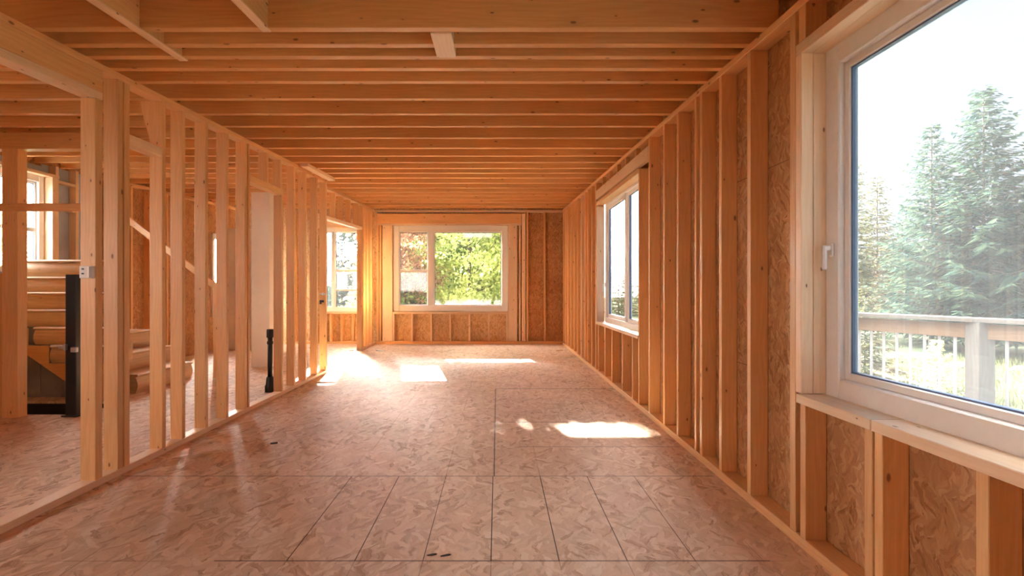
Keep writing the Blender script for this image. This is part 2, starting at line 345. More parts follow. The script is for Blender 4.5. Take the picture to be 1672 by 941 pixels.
# ------------------------------------------------------------------ windows
def win(n, axis, plane, a0, a1, z0, z1, label=None, fw=.075, depth=.085, vert=(), bars=(), glass='glass', handle=None, sash=.03):
    """axis 'y': window in a wall along Y (plane = x of the room face, depth towards +X); axis 'x': wall along X. vert: (a, width); bars: (a0,a1,z,width)"""
    def B(c0, c1, d0, d1, e0, e1):
        sgn = 1 if depth > 0 else -1
        lo, hi = (plane+sgn*d0, plane+sgn*d1) if sgn > 0 else (plane-d1, plane-d0)
        return (lo, hi, c0, c1, e0, e1) if axis == 'y' else (c0, c1, lo, hi, e0, e1)
    D = abs(depth); e = .02 if plane > 1 and axis == 'y' else 0
    root = empty('window_%d' % n, (plane, (a0+a1)/2, z0) if axis == 'y' else ((a0+a1)/2, plane, z0)); root['kind'] = 'structure'
    if label: root['label'] = label
    fr = [B(a0-e, a0+fw, 0, D, z0-e, z1+e), B(a1-fw, a1+e, 0, D, z0-e, z1+e), B(a0+fw, a1-fw, 0, D, z0-e, z0+fw), B(a0+fw, a1-fw, 0, D, z1-fw, z1+e)]
    boxes('window_frame', fr, 'white', root, bevel=.006)
    for (a, w_) in vert:
        boxes('mullion', [B(a-w_/2, a+w_/2, .004, D, z0+fw, z1-fw)], 'white', root, bevel=.005)
    cuts = [a0+fw] + [v for (a, w_) in vert for v in (a-w_/2, a+w_/2)] + [a1-fw]
    for c0, c1 in zip(cuts[::2], cuts[1::2]):
        s = sash; e0, e1 = z0+fw, z1-fw
        sb = boxes('sash', [B(c0, c0+s, .028, D-.012, e0, e1), B(c1-s, c1, .028, D-.012, e0, e1), B(c0+s, c1-s, .028, D-.012, e0, e0+s), B(c0+s, c1-s, .028, D-.012, e1-s, e1)], 'white', root, bevel=.004)
        g = .007
        boxes('gasket', [B(c0+s, c0+s+g, .038, .062, e0+s, e1-s), B(c1-s-g, c1-s, .038, .062, e0+s, e1-s), B(c0+s+g, c1-s-g, .038, .062, e0+s, e0+s+g), B(c0+s+g, c1-s-g, .038, .062, e1-s-g, e1-s)], 'gasket', sb)
        boxes('glass_pane', [B(c0+s, c1-s, .049, .053, e0+s, e1-s)], glass, sb)
    for (b0, b1, z, w_) in bars:
        boxes('glazing_bar', [B(b0, b1, .03, .075, z-w_/2, z+w_/2)], 'white', root, bevel=.003)
    if handle:
        a, z = handle
        h = boxes('handle', [B(a-.016, a+.016, -.012, 0, z-.035, z+.035), B(a-.010, a+.010, -.045, -.012, z-.005, z+.02), B(a-.011, a+.011, -.052, -.032, z-.10, z+.02)], 'white', root, bevel=.006)
        h['label'] = 'white lever handle'
    return root
win(1, 'y', 1.646, W1[0], W1[1], W1[2], W1[3], 'big white framed picture window beside the camera', fw=.09, glass='veiledglass', handle=(2.553, 1.49), sash=.035)
win(2, 'y', 1.646, W2[0], W2[1], W2[2], W2[3], 'white two-pane slider in the long right-hand wall', fw=.07, vert=((6.72, .07),), handle=(7.91, 1.35), sash=.045)
win(3, 'x', 12.20, BX0, BX1, BZ0, BZ1, 'wide white window in the far end wall', fw=XB(651)-XB(641.), vert=((XB(702.6), XB(707.6)-XB(697.6)),), bars=((XB(652), XB(697), ZB(442.5), .06),), sash=.02)
win(4, 'x', 12.20, LW0, LW1, LZ0, LZ1, 'white window seen through the gap in the left framing', fw=.09, vert=((XB(543), .07),), bars=((XB(546), XB(600), ZB(442), .05), (XB(546), XB(600), ZB(474), .04)), sash=.02)
win(5, 'y', -5.90, SW[0], SW[1], SW[2], SW[3], 'narrow white window above the staircase', fw=.08, depth=-.08, bars=((SW[0]+.09, SW[1]-.09, 2.05, .05),))
win(6, 'y', -5.90, LFW[0], LFW[1], LFW[2], LFW[3], 'white window in the outer wall behind the left framing', fw=.08, depth=-.08, vert=((11.35, .06),))

# ------------------------------------------------------------------ ceiling joists
ys = [45.5, 72.2, 91.9, 111.5, 133, 161, 185.7, 206, 225, 241.6, 254.5, 265, 274.8, 282.6, 290.5, 299.2, 306.9, 313.9, 320, 326, 331]
jd = [1.35/((471-y)/F-.04) for y in ys] + [11.33, 11.8]
NJ = len(jd)
jt = .052
for i, d in enumerate(jd):
    k = NJ-i
    lab = 'ceiling joist, %s counting back from the far window wall' % ORD[k]
    if i == 0: lab = 'big ceiling joist at the top of the picture with dark knots, ahead of all others'
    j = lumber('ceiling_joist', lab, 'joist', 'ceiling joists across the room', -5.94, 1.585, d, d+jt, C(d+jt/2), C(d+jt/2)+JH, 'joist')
# blocks between and under joists
def blk(label, x0, x1, y0, y1, z0, z1, name='joist_block', grp='blocks between the joists', mat='stud', slope=SL):
    return lumber(name, label, 'wood block', grp, x0, x1, y0, y1, z0, z1, mat, slope)
def bz(d): return C(d)
blk('blocking in front of the knotted joist, upper left, in line with the long strap', -2.05, -2.012, 1.9, jd[0], bz(1.9), bz(1.9)+.2)
blk('blocking between the knotted joist and the next, under the long strap', -2.05, -2.012, jd[0]+jt, jd[1], bz(jd[0])+.002, bz(jd[0])+.2)
blk('blocking at the inner end of the long strap', -2.05, -2.012, jd[1]+jt, jd[2], bz(jd[1])+.002, bz(jd[1])+.2)
lumber('ceiling_strap', 'long pale wooden strap nailed under three joists, upper left', 'strap', 'straps under the joists', -2.06, -2.005, 1.9, jd[2]+jt, C(1.9)-.012, C(1.9)-.001, 'pale', SL)
blk('blocking in front of the knotted joist that carries the short strap', -1.33, -1.29, 1.9, jd[0], bz(1.9), bz(1.9)+.2)
lumber('ceiling_strap', 'short pale wooden strap ending at the knotted joist', 'strap', 'straps under the joists', -1.335, -1.285, 1.9, jd[0]+.03, C(1.9)-.012, C(1.9)-.001, 'pale', SL)
lumber('scrap_block', 'pale offcut block hanging under the ceiling in mid room with a knot', 'wood block', None, -.385, -.262, jd[0]+jt+.002, jd[2]-.002, C(jd[0])-.005, C(jd[0])+.07, 'pale', SL-.012)

# ------------------------------------------------------------------ right wall framing
SD = .107
RG = 'studs of the long wall with the big window'
PLT = .045
lumber('top_plate', 'long top plate above the studs of the wall with the big window', 'plate', None, XR, WX0-.002, .3, 12.24, C(.3)-PLT, C(.3)-.0005, 'stud', SL)
lumber('bottom_plate', 'long bottom plate on the floor under the big-window wall', 'plate', None, XR, WX0-.002, .3, 12.13, 0, .055, 'stud')
def rstud(xn, label, w=.045, z0=.055, z1=None, mat='stud', x1=None, grp=RG, name='wall_stud', d=None):
    d = dR(xn) if d is None else d
    top = C(d)-PLT if z1 is None else z1
    return lumber(name, label, 'stud', grp, XR, WX0-.002 if x1 is None else x1, d, d+w, z0, top, mat)
# window 1 surround
rstud(0, 'king stud at the edge of the big window, floor to ceiling', d=2.655, w=.05, mat='stud')
lumber('window_jamb', 'pale knotted jamb board of the big window, on its room side', 'jamb', None, XR, 1.579, 2.602, 2.652, .772, 2.477, 'pale')
lumber('window_jamb', 'pale jamb board of the big window, touching the white frame', 'jamb', None, 1.581, 1.6455, 2.602, 2.624, .772, 2.477, 'pale')
lumber('window_header', 'flat header board over the big window, room side', 'header', None, XR, 1.579, -.3, 2.652, 2.478, 2.535, 'pale')
lumber('window_header', 'flat header board over the big window, against the white frame', 'header', None, 1.581, 1.6455, -.3, 2.624, 2.478, 2.535, 'pale')
rstud(0, 'short cripple stud above the corner of the big window', d=2.565, w=.06, z0=2.535, grp=None, name='cripple_stud')
rstud(0, 'short cripple stud above the middle of the big window', d=2.0, w=.045, z0=2.535, grp=None, name='cripple_stud')
lumber('window_sill', 'sill board under the big window, inner length ending at a butt joint', 'sill', None, 1.505, 1.6455, 2.103, 2.624, .725, .770, 'pale', kind='thing')
lumber('window_sill', 'sill board under the big window, outer length running out of the picture', 'sill', None, 1.505, 1.6455, -.3, 2.099, .725, .770, 'pale', kind='thing')
CG = 'short studs under the big window'
rstud(1315, 'short stud under the left corner of the big window sill', z1=.725, grp=CG, w=.045, name='cripple_stud')
rstud(1424, 'short stud under the sill joint, inner of the touching pair', z1=.725, grp=CG, w=.045, name='cripple_stud')
rstud(1441, 'short stud under the sill joint, outer of the touching pair', z1=.725, grp=CG, w=.045, name='cripple_stud')
rstud(1614.6, 'short stud under the big window at the lower right picture edge', z1=.725, grp=CG, w=.045, name='cripple_stud')
# run of studs between the two right-hand windows
xs = [1225.4, 1178.2, 1146, 1136.5, 1107.5, 1085, 1060.7]
for i, x in enumerate(xs):
    rstud(x, 'full-height stud, %s from the big window towards the white slider' % ORD[i+1], w=.03 if i == 3 else .042)
lumber('wall_stud', 'shorter trimmer stud at the near side of the white slider', 'stud', RG, XR, 1.64, dR(1043.7), dR(1043.7)+.04, .055, 2.58, 'stud')
# window 2 surround
lumber('header_beam', 'deep pale header beam over the white slider', 'header', None, XR-.004, 1.56, 5.245, 8.0, 2.60, 2.735, 'pale', .022, kind='thing')
lumber('header_plate', 'flat board under the header beam of the white slider', 'header', None, XR, 1.64, 5.62, 7.985, 2.545, 2.598, 'stud', .012)
for i, d in enumerate((5.7, 6.15, 6.6, 7.05, 7.5)):
    rstud(0, 'small block between slider header and plate, %s from the camera end' % ORD[i+1], d=d, w=.04, z0=2.735+.022*(d-5.2), grp='blocks over the slider header', name='cripple_stud', x1=1.57)
lumber('window_sill', 'pale sill board under the white slider', 'sill', None, 1.508, 1.642, 5.6, 7.99, .755, .794, 'pale', kind='thing')
lumber('window_jamb', 'pale jamb board at the far side of the white slider', 'jamb', None, XR, 1.64, 7.952, 7.99, .795, 2.55, 'pale')
for i, x in enumerate((1033, 1016.5, 999.5, 988, 977.5)):
    rstud(x, 'short stud under the slider sill, %s from its near side' % ORD[i+1], z1=.755, grp='short studs under the slider', w=.04, name='cripple_stud')
far = [8.03, 8.36, 8.72, 9.02, 9.43, 9.85, 10.3, 10.75, 11.2, 11.65, 12.04]
for i, d in enumerate(far):
    pale = i == 4  # bright light on this one stud is put into its wood colour
    rstud(0, 'stud beyond the white slider, its sunlight painted as paler wood' if pale else 'stud beyond the white slider, %s towards the far corner' % ORD[i+1], d=d, w=.045, mat='pale' if pale else 'stud')

# ------------------------------------------------------------------ left framing
LT = .10
LG = 'studs of the open framing at the left'
lumber('bottom_plate', 'long bottom plate of the open left framing', 'plate', None, XL-LT, XL, .5, dL(534), 0, .045, 'pale')
lumber('top_plate', 'long top plate of the open left framing', 'plate', None, XL-LT, XL, .5, dL(487), C(.5)-PLT, C(.5)-.0005, 'stud', SL)
lumber('top_plate', 'displaced short top plate piece where the left framing ends', 'plate', None, -2.545, -2.445, 6.72, 7.84, C(6.72)-PLT, C(6.72)-.0005, 'pale', SL)
lumber('top_plate', 'set-back end length of the left framing top plate', 'plate', None, XL-LT-.03, XL-.03, dL(487)+.01, dL(534), C(dL(487))-PLT, C(dL(487))-.0005, 'stud', SL)
def lstud(xa, label, w=.045, z0=.045, z1=None, mat='stud', grp=LG, name='wall_stud', X=XL, dd=dL, t=LT, d=None):
    d = dd(xa) if d is None else d
    top = C(d)-PLT if z1 is None else z1
    return lumber(name, label, 'stud', grp, X-t, X, d, d+w, z0, top, mat)
dA = dL(156)
lumber('header_beam', 'deep header beam over the wide opening at the upper left', 'header', None, XL-LT, XL, .5, dL(168), 2.60-SL*2.9, C(.5)-PLT-.002, 'stud', SL, kind='thing')
lumber('header_plate', 'flat pale board along the underside of the big left header beam', 'header', None, XL-LT, XL, .5, dL(168), 2.548-SL*2.9, 2.598-SL*2.9, 'pale', SL)
lstud(156, 'trimmer post under the end of the big left header, with white box', w=.06, z1=2.548-.004)
lstud(192.5, 'king stud just past the big left header beam', w=.05)
lstud(203, 'thin stud touching the king stud of the left opening', w=.055)
dC, dD = dL(203)+.055, dL(265)
names_ = {265: 'weathered stud with a wedge-shaped gusset at its top', 297.5: 'wide stud right after the one with the wedge gusset', 335.5: 'second stud after the one with the wedge gusset',
          369.5: 'darker stud, third after the one with the wedge gusset', 400: 'near stud of the pair at the left doorway', 405.5: 'thin stud of the pair touching the left doorway',
          460: 'trimmer stud at the far side of the left doorway, behind the black pipe', 480: 'king stud next to the black pipe doorway, full height', 498.6: 'stud third from the free end of the left framing',
          517: 'stud second from the free end of the left framing', 532: 'last stud at the free end of the left framing with metal brackets'}
for x, nm in names_.items():
    lstud(x, nm, w=.03 if x == 405.5 else .045 if x < 450 else .05, z1=2.43 if x == 460 else None)
# the gusset is part of its stud
g_stud = [o for o in COL.objects if o.get('label', '').startswith('weathered stud')][0]
bm = bmesh.new()
zt = C(dD)-PLT
pts = [(XL-LT-.002, zt-.002), (XL-LT-.075, zt-.002), (XL-LT-.06, zt-.09), (XL-LT-.002, zt-.30)]
fr = [bm.verts.new((x, dD+.004, z)) for x, z in pts]; bk = [bm.verts.new((x, dD+.04, z)) for x, z in pts]
fs = [bm.faces.new(fr), bm.faces.new(bk[::-1])] + [bm.faces.new((fr[i], bk[i], bk[(i+1) % 4], fr[(i+1) % 4])) for i in range(4)]
bmesh.ops.recalc_face_normals(bm, faces=fs); uv_faces(bm, fs, 2)
finish('gusset', bm, M['stud'], g_stud, origin=(XL-LT, dD, zt-.3))['label'] = 'wedge-shaped plywood gusset at the stud top'
lumber('fire_block', 'fire block bridging two left studs near the big header', 'wood block', None, XL-LT, XL, dC, dD, 2.33, 2.40, 'pale')
dh0, dh1 = dL(405.5)+.03, dL(460)
lumber('door_header', 'header board over the left doorway beside the black pipe', 'header', None, XL-LT, XL, dh0, dh1+.05, 2.43, 2.50, 'stud', .012)
lstud(435.6, 'short stud over the left doorway, nearer one', z0=2.505, grp='short studs over the left doorway', name='cripple_stud')
lstud(458, 'short stud over the left doorway, further one', z0=2.51, grp='short studs over the left doorway', name='cripple_stud')
# far left segment with the cased opening
FG = 'studs of the far left framing'
d0, d1 = 8.35, dFL(590.5)
lumber('top_plate', 'top plate of the far left framing running to the end wall', 'plate', None, XF-LT, XF, 8.1, 12.13, C(8.1)-PLT, C(8.1)-.0005, 'stud', SL)
lumber('bottom_plate', 'bottom plate of the far left framing by the end wall', 'plate', None, XF-LT, XF, d1-.02, 12.13, 0, .05, 'pale')
lumber('opening_header', 'flat header over the gap leading to the left window', 'header', None, XF-LT, XF, d0, d1+.05, 2.44, 2.50, 'pale', .035)
for i, x in enumerate((547, 559.5, 572, 584)):
    d = dFL(x); lstud(x, 'short stud above the gap to the left window, %s from the camera end' % ORD[i+1], z0=2.50+.035*(d-d0)+.002, grp='short studs above the far gap', name='cripple_stud', X=XF, dd=dFL, d=d)
lstud(590.5, 'stud at the edge of the gap to the left window', z0=.05, X=XF, dd=dFL, grp=FG, z1=2.50+.035*(d1-d0)-.065)
for i, x in enumerate((592.5, 597.5, 602.5, 608)):
    lstud(x, 'far left stud, %s beyond the gap to the left window' % ORD[i+1], z0=.05, X=XF, dd=dFL, grp=FG)

# ------------------------------------------------------------------ far wall framing
BT = C(DB)-.006
def bl(name, label, cat, grp, x0, x1, y0, y1, mat='stud', dy0=DB, dy1=12.248):
    return lumber(name, label, cat, grp, XB(x0), XB(x1), dy0, dy1, ZB(y1), ZB(y0), mat)
lumber('bottom_plate', 'bottom plate along the foot of the far wall', 'plate', None, XB(614), XR-.002, DB, 12.248, 0, .06, 'stud')
lumber('top_plate', 'top plate along the head of the far wall', 'plate', None, XB(614), XR-.002, DB, 12.248, BT-.05, BT, 'pale')
zc = ZB(345)
bl('header_beam', 'wide header board over the far window', 'header', None, 616, 851.5, 349, 365, 'stud', DB-.004)['kind'] = 'thing'
bl('header_plate', 'thin board directly over the far window frame', 'header', None, 616, 851.5, 365.3, 367.8, 'pale')
for x0, x1, nm in ((624.5, 640.5, 'wide pale board left of the far window'), (830, 844.5, 'wide pale board right of the far window')):
    bl('window_jamb', nm, 'jamb', None, x0, x1, 368, 557.5, 'pale')
for x0, x1, nm in ((615, 618.5, 'thin stud in the far left corner'), (619.5, 622.5, 'thin stud left of the wide board by the far window'), (847.5, 850, 'thin stud right of the wide board by the far window'), (852, 858, 'double stud between far window and dark sheathing')):
    bl('wall_stud', nm, 'stud', 'studs of the far wall', x0, x1, 368 if x0 < 852 else 349, 557.5, 'pale' if x0 > 840 else 'stud')
lumber('wall_stud', 'full-height post at the edge of the dark far sheathing', 'stud', 'studs of the far wall', XB(859.5), XB(862.5), DB, 12.248, .06, BT-.05, 'stud')
lumber('wall_stud', 'lone thin stud in the middle of the dark far sheathing', 'stud', 'studs of the far wall', XB(888), XB(890.8), DB, 12.248, .06, BT-.05, 'stud')
bl('window_sill', 'sill board under the far window', 'sill', None, 640.8, 829.7, 509.5, 513, 'pale')['kind'] = 'thing'
for i, x in enumerate((640.9, 671, 702.5, 733.5, 765, 796.5, 826.5)):
    bl('cripple_stud', 'short stud under the far window, %s from its left end' % ORD[i+1], 'stud', 'short studs under the far window', x, x+3.0, 513.2, 557.5, 'pale')
# end wall of the room at the left
lumber('bottom_plate', 'bottom plate of the end wall in the side room', 'plate', None, -5.9, XF-LT-.01, DB, 12.248, 0, .06, 'stud')
lumber('window_sill', 'sill board under the side-room window', 'sill', None, LW0-.05, XF-LT-.005, 12.10, 12.248, LZ0-.05, LZ0-.003, 'pale', kind='thing')
for i, x in enumerate((526, 538, 556, 574)):
    lumber('cripple_stud', 'short stud under the side-room window, %s from its left end' % ORD[i+1], 'stud', 'short studs under the side-room window', XB(x), XB(x)+.05, DB, 12.248, .06, LZ0-.05, 'stud')
lumber('window_header', 'pale header over the side-room window', 'header', None, LW0-.15, XF-LT-.005, DB, 12.248, LZ1+.003, LZ1+.2, 'pale')
for i, x in enumerate((-5.2, -4.75, -4.35)):
    lumber('wall_stud', 'stud of the side-room end wall, %s from the outer corner' % ORD[i+1], 'stud', 'studs of the side-room end wall', x, x+.045, DB, 12.248, .06, BT-.01, 'stud')

# ------------------------------------------------------------------ room at the left: stairwell, partition, outer wall
def px(x, y, d): return Vector(((x-CX)*d/F, d, EYE-(y-CY)*d/F))
PD = 5.28
lumber('partition_stud', 'dark stud left of the stairs, floor to beam', 'stud', None, px(12, 0, PD).x, px(37.5, 0, PD).x, PD-.06, PD+.05, 0, 2.70, 'stud')
lumber('partition_rail', 'horizontal rail of the stair partition at head height', 'rail', None, -5.94, px(128, 0, PD).x+.12, PD-.105, PD-.062, 2.07, 2.145, 'joist')
lumber('partition_beam', 'dark beam across the top of the stair partition', 'beam', None, -5.94, px(128, 0, PD).x+.35, PD-.06, PD+.05, 2.70, C(PD)-.002, 'joist', kind='thing')
lumber('partition_board', 'brown boarded panel at the far left picture edge', 'panel', None, -5.94, px(11, 0, PD).x, PD-.01, PD+.03, 0, 1.45, 'joist')
# black post with latch
pb = px(119, 680, 5.30)
t = empty('black_post', (pb.x, 5.30, 0)); tag(t, 'square black post beside the stairs with a small metal latch', 'post', None, 'thing')
boxes('post_shaft', [(pb.x-.055, pb.x+.055, 5.27, 5.345, 0, 1.44)], 'black', t, bevel=.006)
boxes('foot_plate', [(pb.x-.08, pb.x+.08, 5.25, 5.355, 0, .012)], 'black', t)
boxes('catch_plate', [(pb.x+.025, pb.x+.085, 5.235, 5.268, .655, .705)], 'steel', t, bevel=.004)
lt = boxes('latch', [(pb.x-.10, pb.x-.035, 5.235, 5.268, .69, .72), (pb.x-.046, pb.x-.02, 5.225, 5.268, .675, .735)], 'steel', t, bevel=.004); lt['label'] = 'small bright metal latch'
# staircase
st = empty('staircase', (-4.9, 6.9, 0)); tag(st, 'pale timber staircase with rounded steps seen through the left framing', 'staircase', None, 'thing')
def step(x0, x1, y0, y1, z, r, front):
    """one step: thick tread with a rounded nose and a bowed riser below it; front '+x' or '-y'"""
    bm = bmesh.new(); n = 6
    prof = [(0, z-.0)] + [(.018*math.sin(math.pi*k/n), z-.035*k/n) for k in range(1, n+1)] + [(-.012, z-.036)] + [(-.012+.028*math.sin(math.pi*k/8), z-.036-(r-.036)*k/8) for k in range(1, 9)]
    dep = (x1-x0) if front == '+x' else (y1-y0)
    prof = prof + [(-dep, prof[-1][1]), (-dep, z)]
    ends = []
    for e in (0, 1):
        row = []
        for (o, zz) in prof:
            row.append(bm.verts.new((x1+o, y0 if e == 0 else y1, zz) if front == '+x' else (x0 if e == 0 else x1, y0-o, zz)))
        ends.append(row)
    m_ = len(prof)
    fs = [bm.faces.new((ends[0][i], ends[0][(i+1) % m_], ends[1][(i+1) % m_], ends[1][i])) for i in range(m_)]
    fs += [bm.faces.new(ends[0][::-1]), bm.faces.new(ends[1])]
    bmesh.ops.recalc_face_normals(bm, faces=fs)
    for f in fs: f.normal_update()
    uv_faces(bm, fs, 1 if front == '+x' else 0)
    return finish('step', bm, M['stair'], st, origin=((x0+x1)/2, (y0+y1)/2, z-r))
RZ = .205
# lower flight, rising to -X
for k, fx in enumerate((-4.45, -4.75, -5.02)):
    step(-5.92 if k == 2 else fx-.33, fx, 6.42, 7.58, RZ*1.15*(k+1), RZ*1.15, '+x')
# left flight seen from the front: each step further back
SX = [(-5.18, -4.48), (-5.42, -4.52), (-5.66, -4.56), (-5.92, -4.6), (-5.92, -4.64), (-5.92, -4.68)]
for k, (a, b) in enumerate(SX):
    z = .64+.205*k - (.02 if k > 3 else 0)
    step(a, b, 6.04+.055*k, 6.40, z, .205, '-y')
# saw-tooth stringer
bm = bmesh.new()
pts = [(-5.92, .92), (-4.48, -.02+.02), (-4.48, .44), (-5.18, .44), (-5.18, .645), (-5.42, .645), (-5.42, .85), (-5.66, .85), (-5.66, 1.055), (-5.92, 1.055)]
pts = [(-5.92, .86), (-4.7, .02), (-4.42, .02), (-4.42, .20), (-4.48, .43), (-5.19, .43), (-5.19, .637), (-5.43, .637), (-5.43, .842), (-5.67, .842), (-5.67, 1.04), (-5.92, 1.04)]
fr = [bm.verts.new((x, 6.02, z)) for x, z in pts]; bk = [bm.verts.new((x, 6.032, z)) for x, z in pts]; n_ = len(pts)
fs = [bm.faces.new(fr), bm.faces.new(bk[::-1])] + [bm.faces.new((fr[i], bk[i], bk[(i+1) % n_], fr[(i+1) % n_])) for i in range(n_)]
bmesh.ops.recalc_face_normals(bm, faces=fs)
for f in fs: f.normal_update()
uv_faces(bm, fs, 0)
s_ = finish('stringer', bm, M['stud'], st, origin=(-5.2, 6.02, .3)); s_['label'] = 'brown saw-tooth stringer'
beam('stair_handrail', 'sloping timber handrail descending behind the left studs', 'handrail', None, px(205, 355, 7.62), px(352, 468, 7.62), .04, .085, 'joist')
lumber('newel_post', 'slim newel post at the foot of the sloping handrail', 'post', None, px(352, 0, 7.6).x-.02, px(352, 0, 7.6).x+.03, 7.57, 7.65, 0, 1.36, 'stud')
boxes('poly_panel', [(-5.9, -4.5, 6.22+.0, 6.235, 0, .9)] , 'poly')
o = COL.objects['poly_panel']; tag(o, 'grey plastic-sheeted panel under the staircase', 'panel', None, 'thing')
for i in range(5):
    boxes('batten', [(-5.75+.27*i, -5.72+.27*i, 6.205, 6.2195, 0, .88)], 'poly', o)
# outer wall dressing above the stairs
boxes('wall_stairwell', [(-5.948, -5.94, 5.6, 6.05, 1.2, C(5.6)), (-5.948, -5.94, 6.05, 6.78, 2.75, C(6)), (-5.948, -5.94, 6.05, 6.78, 1.2, 1.5), (-5.948, -5.94, 6.78, 7.7, 1.2, C(6.8))], 'foam', kind='structure')
lumber('window_header', 'pale header board over the narrow staircase window', 'header', None, -5.938, -5.80, 5.75, 6.90, 2.75, 2.79, 'pale')
lumber('window_jamb', 'pale jamb board at the staircase window', 'jamb', None, -5.938, -5.80, 6.79, 6.87, 1.40, 2.749, 'pale')
SG = 'studs behind the stair landing'
for i, x in enumerate((91, 124)):
    d = 5.84*F/(CX-x)
    lumber('wall_stud', ('pale stud in the corner beside the staircase window', 'pale stud right of the two landing shelves')[i], 'stud', SG, -5.938, -5.84, d, d+.05, (1.66, .73)[i], C(d)-.01, 'pale')
dq0, dq1 = 5.84*F/(CX-91)+.05, 5.84*F/(CX-124)
for i, (z0, z1) in enumerate(((2.72, 2.72), (2.42, 2.36))):
    beam('wall_block', ('level pale block between the landing studs', 'slanting pale block between the landing studs')[i], 'wood block', None, (-5.89, dq0, z0), (-5.89, dq1, z1), .09, .04, 'pale')
# outer left wall studs further on
for i, d in enumerate((7.85, 8.3, 8.75, 9.2, 9.6)):
    lumber('wall_stud', 'stud of the outer left wall, %s beyond the staircase' % ORD[i+1], 'stud', 'studs of the outer left wall', -5.948, -5.84, d, d+.045, 0, C(d)-.05, 'stud')
lumber('top_plate', 'top plate of the outer left wall beyond the staircase', 'plate', None, -5.948, -5.84, 7.8, 12.1, C(7.8)-.05, C(7.8)-.002, 'stud', SL)
# boxed drywall chase and a second panel
c0 = px(410, 0, 8.57); c1 = px(440, 0, 8.57)
tag(boxes('drywall_chase', [(c0.x, c1.x, 8.57, 8.85, 0, 2.88)], 'drywall', bevel=.004, origin=((c0.x+c1.x)/2, 8.7, 0)), 'tall beige drywall boxing standing behind the left doorway', 'drywall box', None, 'thing')
c0 = px(400, 0, 10.9); c1 = px(411, 0, 10.9)
tag(boxes('drywall_sheet', [(c0.x-.5, c1.x, 10.9, 10.95, 0, 2.55)], 'drywall', bevel=.003, origin=(c0.x, 10.9, 0)), 'cream drywall panel further back behind the beige boxing', 'panel', None, 'thing')
# drain pipe
pp = px(441, 640, 6.54)
dp = empty('drain_pipe', (pp.x, 6.54, 0)); tag(dp, 'black plastic drain pipe stub standing in the left doorway', 'pipe', None, 'thing')
lathe('pipe', [(.030, .06), (.030, .74)], 'black', (pp.x, 6.54, 0), dp)
lathe('floor_fitting', [(.062, 0), (.062, .07), (.05, .10), (.044, .17), (.040, .19)], 'black', (pp.x, 6.54, 0), dp)
lathe('cap', [(.040, .68), (.043, .69), (.043, .77), (.040, .785), (.03, .787)], 'black', (pp.x, 6.54, 0), dp)
lathe('collar', [(.036, .60), (.038, .605), (.038, .63), (.036, .635)], 'black', (pp.x, 6.54, 0), dp)
# junction box on the trimmer post
sb = empty('junction_box', (XL-.045, dA, 1.37)); tag(sb, 'small white electrical box screwed to the left opening post', 'electrical box', None, 'thing')
boxes('box_body', [(XL-.085, XL-.002, dA-.03, dA-.001, 1.365, 1.445)], 'plate', sb, bevel=.004)
boxes('side_clip', [(XL-.02, XL-.008, dA-.045, dA-.031, 1.37, 1.44)], 'white', sb)
for z in (1.39, 1.42):
    boxes('screw', [(XL-.065, XL-.052, dA-.034, dA-.0305, z, z+.01)], 'black', sb)
# brackets on the last stud
dM = dL(532)
br = empty('metal_bracket', (XL-.04, dM, 1.2)); tag(br, 'pair of small metal brackets on the free end stud', 'bracket', None, 'thing')
boxes('bracket_strap', [(XL-.09, XL+.012, dM-.012, dM-.001, 1.205, 1.222), (XL-.05, XL-.03, dM-.03, dM-.001, 1.195, 1.235)], 'steel', br)
boxes('hook', [(XL-.085, XL-.025, dM-.035, dM-.001, 1.085, 1.12), (XL-.085, XL-.06, dM-.03, dM-.001, 1.06, 1.084)], 'black', br)
# debris
def chip(label, X, d, L, W, H, a, mat='scrap'):
    bm = bmesh.new(); n = 7; rnd = random.Random(label)
    top, bot = [], []
    for k in range(n):
        t_ = 2*math.pi*k/n; r = .75+.35*rnd.random()
        x, y = L/2*r*math.cos(t_), W/2*r*math.sin(t_)
        bot.append(bm.verts.new((x, y, 0))); top.append(bm.verts.new((x*.92, y*.92, H*(.6+.5*rnd.random()))))
    bm.faces.new(bot[::-1]); bm.faces.new(top)
    for k in range(n): bm.faces.new((bot[k], bot[(k+1) % n], top[(k+1) % n], top[k]))
    bmesh.ops.rotate(bm, verts=bm.verts, matrix=Matrix.Rotation(a, 3, 'Z'), cent=(0, 0, 0))
    bm.verts.ensure_lookup_table(); bm.faces.ensure_lookup_table(); uv_faces(bm, bm.faces[:])
    o = finish('wood_chip', bm, M[mat]); o.location = (X, d, .0005); tag(o, label, 'wood chip', 'scraps on the floor', 'thing')
for lab, x, y, L, W, H, a in (('pale scrap on the floor before the far right corner', 913, 573, .16, .07, .03, .3), ('flat pale scrap at the foot of the far left framing', 598, 573.5, .14, .06, .02, .1),
                              ('pale scrap on the floor left of the far window', 621, 573.5, .22, .06, .02, 0), ('thin pale scrap along the right plate below the slider', 934, 585, .4, .05, .012, .05),
                              ('small white scrap in the gap to the left window', 574, 573, .10, .06, .02, 1)):
    p = px(x, y, EYE*F/(y-CY)); chip(lab, p.x, p.y, L, W, H, a)
p = px(447, 725, EYE*F/(725-CY)); chip('dark curled splinter on the floor beside the left framing', p.x, p.y, .07, .03, .012, .4, 'bark')
for lab, x, y in (('dark splinter pair, longer one, on the floor in front', 706, 907), ('dark splinter pair, shorter one, on the floor in front', 728, 908)):
    p = px(x, y, EYE*F/(y-CY)); chip(lab, p.x, p.y, .06, .014, .006, .3, 'bark')

